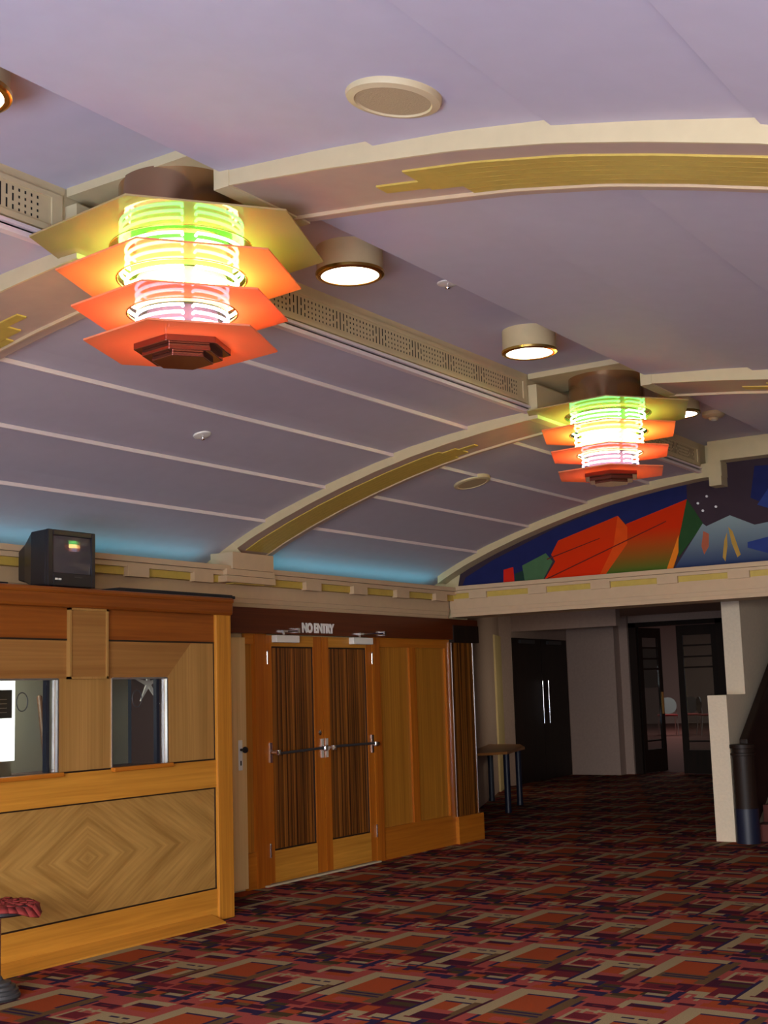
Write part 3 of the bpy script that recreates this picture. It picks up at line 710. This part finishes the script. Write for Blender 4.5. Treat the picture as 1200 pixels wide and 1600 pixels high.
# round drum downlights
def downlight(loc, label):
    root = thing('drum_downlight', label, 'ceiling light', loc, 0, 'round cream drum lights in the ceiling channel')
    MB().lathe([(.172, .0), (.178, .012), (.172, .025), (.172, .145)], 40).build('drum', M['cream'], root, smooth=True)
    MB().lathe([(.150, -.008), (.166, -.010), (.178, -.004), (.180, .010), (.168, .012), (.150, .004)], 40, close=False).build('rim', M['brass'], root, smooth=True)
    MB().lathe([(.0, -.014), (.08, -.012), (.152, -.002)], 40, close=False).build('lens', M['lamp'], root, smooth=True)
    return root
d0 = downlight((-3.66, 5.26, 3.74), 'round cream drum light right of the nearer neon light')
for loc, lab in (((-3.66, 7.26, 3.74), 'round cream drum light just left of the farther neon light'), ((-3.62, 9.76, 3.74), 'round drum light half hidden behind the farther neon light\'s top plate'), ((-3.585, 2.77, 3.74), 'round drum light cut off by the left edge of the frame')):
    q = dup_tree(d0); q.location = loc; q['label'] = lab

# ceiling loudspeakers, sprinklers, smoke detector
def normal_tilt(P, x):
    return math.atan2(interp(P, x+.1) - interp(P, x-.1), .2)
def ceiling_speaker(x, y, P, R, label):
    z = interp(P, x) - .022
    root = thing('ceiling_loudspeaker', label, 'loudspeaker', (x, y, z)); root.rotation_euler = (0, -normal_tilt(P, x), 0)
    MB().lathe([(R*.78, -.010), (R*.81, -.016), (R*.97, -.010), (R, .0), (R, .03)], 48, close=False).build('rim', M['cream'], root, smooth=True)
    MB().lathe([(0, -.010), (R*.79, -.010)], 48, close=False).build('grille', M['speaker'], root)
ceiling_speaker(-2.215, 3.47, RP, .165, 'large round cream loudspeaker set in the near ceiling vault')
ceiling_speaker(-5.52, 9.72, LP, .165, 'small-looking round cream loudspeaker in the far left ceiling vault')
def sprinkler(x, y, z, label, tilt=0):
    root = thing('ceiling_sensor', label, 'sprinkler', (x, y, z), 0, 'small flush ceiling sprinklers'); root.rotation_euler = (0, tilt, 0)
    MB().lathe([(.0, -.010), (.028, -.012), (.058, -.006), (.062, .004)], 28, close=False).build('plate', M['white'], root, smooth=True)
    MB().lathe([(0, -.035), (.014, -.034), (.016, -.028), (.008, -.026), (.008, -.010)], 16, close=False).build('head', M['chrome'], root, smooth=True)
sprinkler(-3.36-.2, 6.08, CHZ, 'small round sprinkler in the channel between the two drum lights')
sprinkler(-5.72, 6.42, interp(LP, -5.72)-.016, 'small pale sprinkler on the left vault below the nearer neon light', -normal_tilt(LP, -5.72))
sd = thing('smoke_detector', 'round cream smoke detector right of the farther neon light', 'smoke detector', (-3.60, 10.55, CHZ))
MB().lathe([(.0, -.07), (.035, -.07), (.045, -.05), (.08, -.045), (.095, -.03), (.095, .0)], 28, close=False).build('body', M['pinkcream'], sd, smooth=True)
MB().lathe([(.0, -.075), (.02, -.074), (.03, -.068)], 20, close=False).build('sensor_cap', M['white'], sd, smooth=True)

# ------------------------------------------------------------------ alcove beyond the beam
def wallseg(mb, a, b_, z0, z1, t=.12, mi=0, side=1):
    d = Vector((b_[0]-a[0], b_[1]-a[1])); n = Vector((-d.y, d.x)).normalized()*t*side
    mb.prism([a, b_, (b_[0]+n.x, b_[1]+n.y), (a[0]+n.x, a[1]+n.y)], 'z', z0, z1, mi)
ac = MB()
A0, A1, A2, A3 = (-7.55, 12.33), (-10.40, 19.0), (-10.36, 19.36), (-10.53, 21.78)
wallseg(ac, A0, A1, 0, 2.85); wallseg(ac, A1, A2, 0, 2.85)
wallseg(ac, A2, A3, 2.45, 2.85); wallseg(ac, A3, (-10.56, 21.95), 0, 2.85)
struct(ac.build('wall_alcove', M['alcove']))
aw = MB(); aw.box(-10.7, -9.60, 21.87, 22.3, 0, 2.85); aw.box(-9.60, -9.44, 22.12, 22.40, 0, 2.85)
aw.box(-9.44, -7.60, 22.2, 22.4, 2.72, 2.85); aw.box(-7.62, -4.5, 22.2, 22.4, 0, 2.85)
struct(aw.build('wall_alcove_end', M['alcove']))
li = MB(); li.box(-10.45, -8.45, 19.38, 19.55, 2.55, 2.85); struct(li.build('trim_14', M['alcove']))
al = MB(); al.box(-12.6, 2.3, 12.3, 22.4, 2.85, 2.95); struct(al.build('ceiling_alcove', M['alcove']))
ps = MB()
d = (Vector(A1)-Vector(A0)).normalized(); nrm = Vector((d.y, -d.x))
p0 = Vector(A0) + d*6.27; p1 = Vector(A1)
ps.prism([(p0.x, p0.y), (p1.x, p1.y), (p1.x+nrm.x*.03, p1.y+nrm.y*.03), (p0.x+nrm.x*.03, p0.y+nrm.y*.03)], 'z', 0, 2.46)
struct(ps.build('trim_15', plain('lit_strip_yellow', (.72, .56, .26, 1), .6)))  # pale yellow stands in for light falling on this strip of wall
sw_ = MB(); sw_.box(0, .012, -.055, .055, -.075, .075)
so_ = thing('light_switch', 'small cream switch plate on the alcove wall above the table', 'switch', (-9.72+.0, 17.34, 1.24)); so_.rotation_euler = (0,0, math.atan2(nrm.y, nrm.x))
sw_.build('plate', M['cream'], so_, bevel=.004); MB().box(.012, .02, -.014, .014, -.022, .022).build('rocker', M['white'], so_)

# dark pair of doors on the alcove's side wall
def dark_leaf(name, a, b_, label, handle_at_end):
    a = Vector(a); b_ = Vector(b_); L_ = (b_-a).length; ang = math.atan2(b_.y-a.y, b_.x-a.x)
    root = thing(name, label, 'door', (a.x, a.y, 0), ang); root['kind'] = 'structure'
    MB().box(.01, L_-.01, -.02, .03, .01, 2.45).build('leaf', M['ebony'], root)
    hx = L_ - .13 if handle_at_end else .13
    hd = MB(); hd.tube([(hx, -.08, .98), (hx, -.08, 1.72)], .014, 10)
    for z in (1.02, 1.68): hd.tube([(hx, -.08, z), (hx, -.02, z)], .011, 8)
    hd.build('pull_handle', M['chrome'], root, smooth=True)
    MB().box(L_*.2, L_*.7, -.07, -.02, 2.36, 2.42).build('door_closer', M['iron'], root)
mid = (Vector(A2)+Vector(A3))/2
dark_leaf('door_4', A2, mid, 'near leaf of the dark double doors in the alcove, with a long steel pull', True)
dark_leaf('door_5', mid, A3, 'far leaf of the dark double doors in the alcove, next to the white wall', False)

# glazed doors to the room beyond
gf = MB(); gf.box(-9.44, -9.30, 22.18, 22.34, 0, 2.72); gf.box(-7.80, -7.62, 22.18, 22.34, 0, 2.72); gf.box(-9.44, -7.62, 22.18, 22.34, 2.64, 2.72)
struct(gf.build('trim_16', M['ebony']))
def glazed_leaf(name, hinge, ang, label, flip):
    root = thing(name, label, 'door', hinge, ang); root['kind'] = 'structure'; W_ = .75; s_ = 1
    f = MB(); f.box(0, .11, -.022, .022, .01, 2.63); f.box(W_-.11, W_, -.022, .022, .01, 2.63); f.box(.11, W_-.11, -.022, .022, .01, .42); f.box(.11, W_-.11, -.022, .022, 2.45, 2.63)
    f.build('door_frame', M['ebony'], root)
    g = MB(); g.box(.11, W_-.11, -.004, .004, .42, 2.45); g.build('pane', M['door_glass'], root)
    br = MB()
    for z in (.56, 1.86, 2.05, 2.25): br.box(.11, W_-.11, -.016, .016, z, z+.03)
    br.build('glazing_bar', M['ebony'], root)
    hd = MB(); hx = W_-.055; hd.box(hx-.03, hx+.03, -.03, -.022, 1.05, 1.45); hd.build('push_plate', M['brass'], root)
glazed_leaf('door_6', (-9.30, 22.26, 0), math.radians(80), 'open glazed door leaf swung into the room beyond the alcove', 1)
glazed_leaf('door_7', (-7.80, 22.26, 0), math.radians(180), 'closed glazed door leaf with horizontal bars, right of the open one', -1)
# room beyond: gently rising floor, pink end wall, chairs, posters
rm = MB(); rm.prism([(22.75, -.06), (22.75, 0), (27, .42), (37, .42), (37, -.06)], 'x', -19, -4.6); struct(rm.build('floor_far_room', plain('far_room_carpet', (.11, .03, .024, 1), .95)))
rw = MB(); rw.box(-19, -4.6, 37, 37.2, 0, 4.2); rw.box(-19.1, -19, 22.4, 37.2, 0, 4.2); rw.box(-4.6, -4.5, 22.4, 37.2, 0, 4.2); rw.box(-19.1, -4.5, 22.4, 37.2, 4.2, 4.3); rw.box(-19.1, -10.6, 22.3, 22.5, 0, 4.2); rw.box(-10.6, -4.5, 22.4, 22.5, 2.95, 4.2)
struct(rw.build('wall_far_room', M['pink_wall']))
def far_chair(x, y, rz, label, shell):
    root = thing('stacking_chair', label, 'chair', (x, y, .42), rz, 'chrome stacking chairs in the room beyond')
    s_ = MB(); s_.box(-.21, .21, -.20, .22, .44, .48); s_.build('seat', M['seat_red'], root, bevel=.015)
    bk = MB(); n = 16
    pts = [(.19*math.cos(2*PI*k/n), .66 + .19*math.sin(2*PI*k/n)*1.0) for k in range(n)]
    bk.prism([(p[0], p[1]+.02) for p in pts], 'y', .21, .235); bk.build('backrest', M[shell], root)
    for sx in (-1, 1):
        MB().tube([(sx*.20, -.20, 0), (sx*.185, -.16, .44)], .011, 8).build('leg', M['chrome'], root, smooth=True)
        MB().tube([(sx*.20, .26, 0), (sx*.185, .20, .46), (sx*.16, .225, .70)], .011, 8).build('leg', M['chrome'], root, smooth=True)
    return root
far_chair(-11.28, 28.5, PI+.5, 'pale grey-blue backed stacking chair seen through the open doorway', 'back_blue')
far_chair(-10.85, 28.9, .4, 'dark-backed red stacking chair beside the pale-backed one in the doorway', 'black')
far_chair(-10.25, 28.4, 2.2, 'dark-backed red chair seen through the closed glazed leaf, left of the other', 'black')
far_chair(-9.80, 28.8, -1.2, 'dark-backed red chair seen through the closed glazed leaf, nearest the low wall', 'black')
pf = MB(); pf.box(-.45, .45, -.03, 0, -.6, .6)
for x, z, m_, lab in ((-17.3, 2.3, 'seat_red', 'dark red poster on the far room\'s end wall'), (-15.2, 2.1, 'greyprint', 'dark grey poster on the far room\'s end wall')):
    tag(pf.build('poster', M[m_], None, (x, 36.99, z)), lab, 'poster')

# table with a faceted top
tb = thing('side_table', 'small orange-topped table with dark tubular legs against the alcove wall', 'table', (0, 0, 0))
top = [(-9.05, 15.72), (-8.25, 14.95), (-7.75, 14.9), (-7.9, 15.2)]
top = [(-9.86, 17.0), (-8.70, 14.42), (-8.35, 14.55), (-8.13, 14.95), (-8.52, 16.18), (-9.0, 16.95)]
MB().prism(top, 'z', .755, .79).build('tabletop', M['tabletop'], tb, bevel=.004)
for x, y in ((-8.22, 15.08), (-8.60, 16.12), (-9.30, 16.58), (-8.62, 14.75)):
    lg = MB(); lg.lathe([(.045, 0), (.046, .03), (.042, .05), (.042, .755)], 16, (x, y, 0)); lg.build('leg', M['navy'], tb, smooth=True)

# low block wall, upper wall and staircase on the right
lw = MB(); lw.box(-4.69, -4.49, 12.97, 22.2, 0, 1.465)
struct(lw.build('wall_stair_low', M['brick']))
uw = MB(); uw.box(-4.70, -4.50, 13.60, 22.2, 1.465, 2.85); uw.box(-4.5, 2.3, 20.0, 20.2, 0, 2.85)
struct(uw.build('wall_stair', M['brick']))
sr = thing('staircase', 'dark carpeted staircase with a round newel post behind the low white wall', 'staircase', (-4.345, 12.93, 0))
nw = MB(); nw.lathe([(.118, .0), (.118, .34)], 28); nw.build('newel_base', M['navy'], sr, smooth=True)
nw = MB(); nw.lathe([(.112, .34), (.112, .86), (.124, .865), (.124, .885), (.112, .89), (.112, .93), (.128, .935), (.128, .97), (.0, .98)], 28); nw.build('newel_post', M['ebony'], sr, smooth=True)
hr = MB(); hr.prism([(.04, .94), (.04, 1.02), (3.6, 3.50), (3.6, 3.40)], 'x', -.045, .045); hr.build('handrail', M['ebony'], sr, bevel=.015)
bp_ = MB(); bp_.prism([(.05, .02), (.05, .96), (3.6, 3.42), (3.6, 2.30)], 'x', -.02, .02); bp_.build('balustrade_panel', M['ebony'], sr)
for k in range(9):
    stp = MB(); stp.box(.03, 2.2, .14+.27*k, .14+.27*(k+1), .0 if k == 0 else .17*k-.02, .17*(k+1)); stp.build('step', M['stairtread'], sr, bevel=.008)

# ------------------------------------------------------------------ stool at the left edge
stl = thing('stool', 'dark round stool with a red cloth over its seat, before the booth', 'stool', (-5.90, 4.90, 0))
MB().lathe([(.0, .0), (.115, .0), (.125, .015), (.12, .03), (.112, .034), (.112, .05), (.098, .055), (.096, .07), (.075, .078), (.07, .09), (.03, .10), (.02, .12)], 36).build('base', M['iron'], stl, smooth=True)
MB().lathe([(.016, .10), (.016, .46)], 14).build('stem', M['chrome'], stl, smooth=True)
MB().lathe([(.0, .455), (.19, .455), (.205, .465), (.205, .492), (.19, .505), (0, .505)], 40).build('seat', M['black'], stl, smooth=True)
clb = MB(); n = 28; rings = 7
def cp(i, k):
    a = 2*PI*i/n; rr = .235*k/(rings-1) * (1 + .10*math.sin(3*a+1) + .05*math.sin(7*a))
    z = .510 + .003*math.sin(5*a+k) + .002*math.sin(9*a)
    if rr > .205: z -= (rr-.205)*1.1
    return (rr*math.cos(a), rr*math.sin(a), z)
for i in range(n):
    for k in range(rings-1): clb.face([cp(i,k), cp(i,k+1), cp(i+1,k+1), cp(i+1,k)] if k else [cp(i,0), cp(i,1), cp(i+1,1)])
co_ = clb.build('cloth', M['redcloth'], None, (-5.90, 4.90, 0), smooth=True); sl = co_.modifiers.new('thick', 'SOLIDIFY'); sl.thickness = .005
tag(co_, 'crumpled red cloth draped over the stool seat at the left edge', 'cloth')

# ------------------------------------------------------------------ entrance side (behind the camera) with its glazing
en = MB()
en.box(-8.0, -3.6, -1.35, -1.2, 0, 3.9); en.box(-3.6, 2.4, -1.35, -1.2, 2.35, 3.9); en.box(2.2, 2.4, -1.35, 12.3, 0, 2.65); en.box(-3.6, 2.4, -1.35, -1.2, 0, .12)
for x in (-2.4, -1.2, 0, 1.2): en.box(x-.04, x+.04, -1.33, -1.22, .12, 2.35)
en.box(-7.9, -7.64, -1.2, 4.2, 0, 2.6); en.box(-8.3, -7.64, 4.0, 4.15, 0, 2.6)
struct(en.build('wall_front', M['cream']))

def area(name, loc, target, sx, sy, power, col):
    l = bpy.data.lights.new(name, 'AREA'); l.shape = 'RECTANGLE'; l.size = sx; l.size_y = sy; l.energy = power; l.color = col
    o = bpy.data.objects.new(name, l); COL.objects.link(o); o.location = loc
    o.rotation_euler = (Vector(target)-Vector(loc)).to_track_quat('-Z', 'Y').to_euler(); return o
area('sky_outside_entrance', (-.7, -4.6, 2.85), (-.7, 5, 2.85), 10, 2.8, 4200, (1.0, .97, .95))
area('ceiling_fill', (-.7, -2.9, .06), (-.7, -1.0, 3.4), 6.0, 2.4, 980, (.62, .76, 1.0))  # added fill, aimed upward to brighten the ceiling; no pavement is modelled
def cove(y0, y1, power):
    l = bpy.data.lights.new('cove_tube', 'AREA'); l.shape = 'RECTANGLE'; l.size = .03; l.size_y = y1-y0; l.energy = power; l.color = (.16, .80, .95)
    o = bpy.data.objects.new('cove_tube', l); COL.objects.link(o)
    z = Vector((.15, 0, -.99)).normalized(); y = Vector((0,1,0)); x = y.cross(z)
    o.matrix_world = Matrix(((x.x, y.x, z.x, -7.20), (x.y, y.y, z.y, (y0+y1)/2), (x.z, y.z, z.z, 2.668), (0,0,0,1)))
cove(-1, 8.1, 3.6); cove(8.8, 11.8, 1.3)
sw = area('alcove_fill', (-4.75, 17.2, 2.1), (-9.9, 18.2, 1.35), 2.0, .6, 7, (1.0, .88, .66)); sw.data.spread = math.radians(50)  # added fill for the alcove wall; there is no window here
area('booth_fill', (-7.5, 5.9, 2.18), (-7.5, 5.9, 0), .3, .8, 38, (1.0, .96, .80))  # added light, out of sight, to brighten the booth interior
area('far_room_lamp', (-11, 29, 4.1), (-11, 29, 0), 5, 5, 150, (1.0, .93, .86))

wd = bpy.data.worlds.new('world'); S.world = wd; wd.use_nodes = True
wd.node_tree.nodes['Background'].inputs[0].default_value = (.5, .55, .65, 1); wd.node_tree.nodes['Background'].inputs[1].default_value = .05
S.view_settings.view_transform = 'Standard'; S.view_settings.look = 'None'; S.view_settings.gamma = 1; S.view_settings.use_curve_mapping = False
S.view_settings.exposure = 0
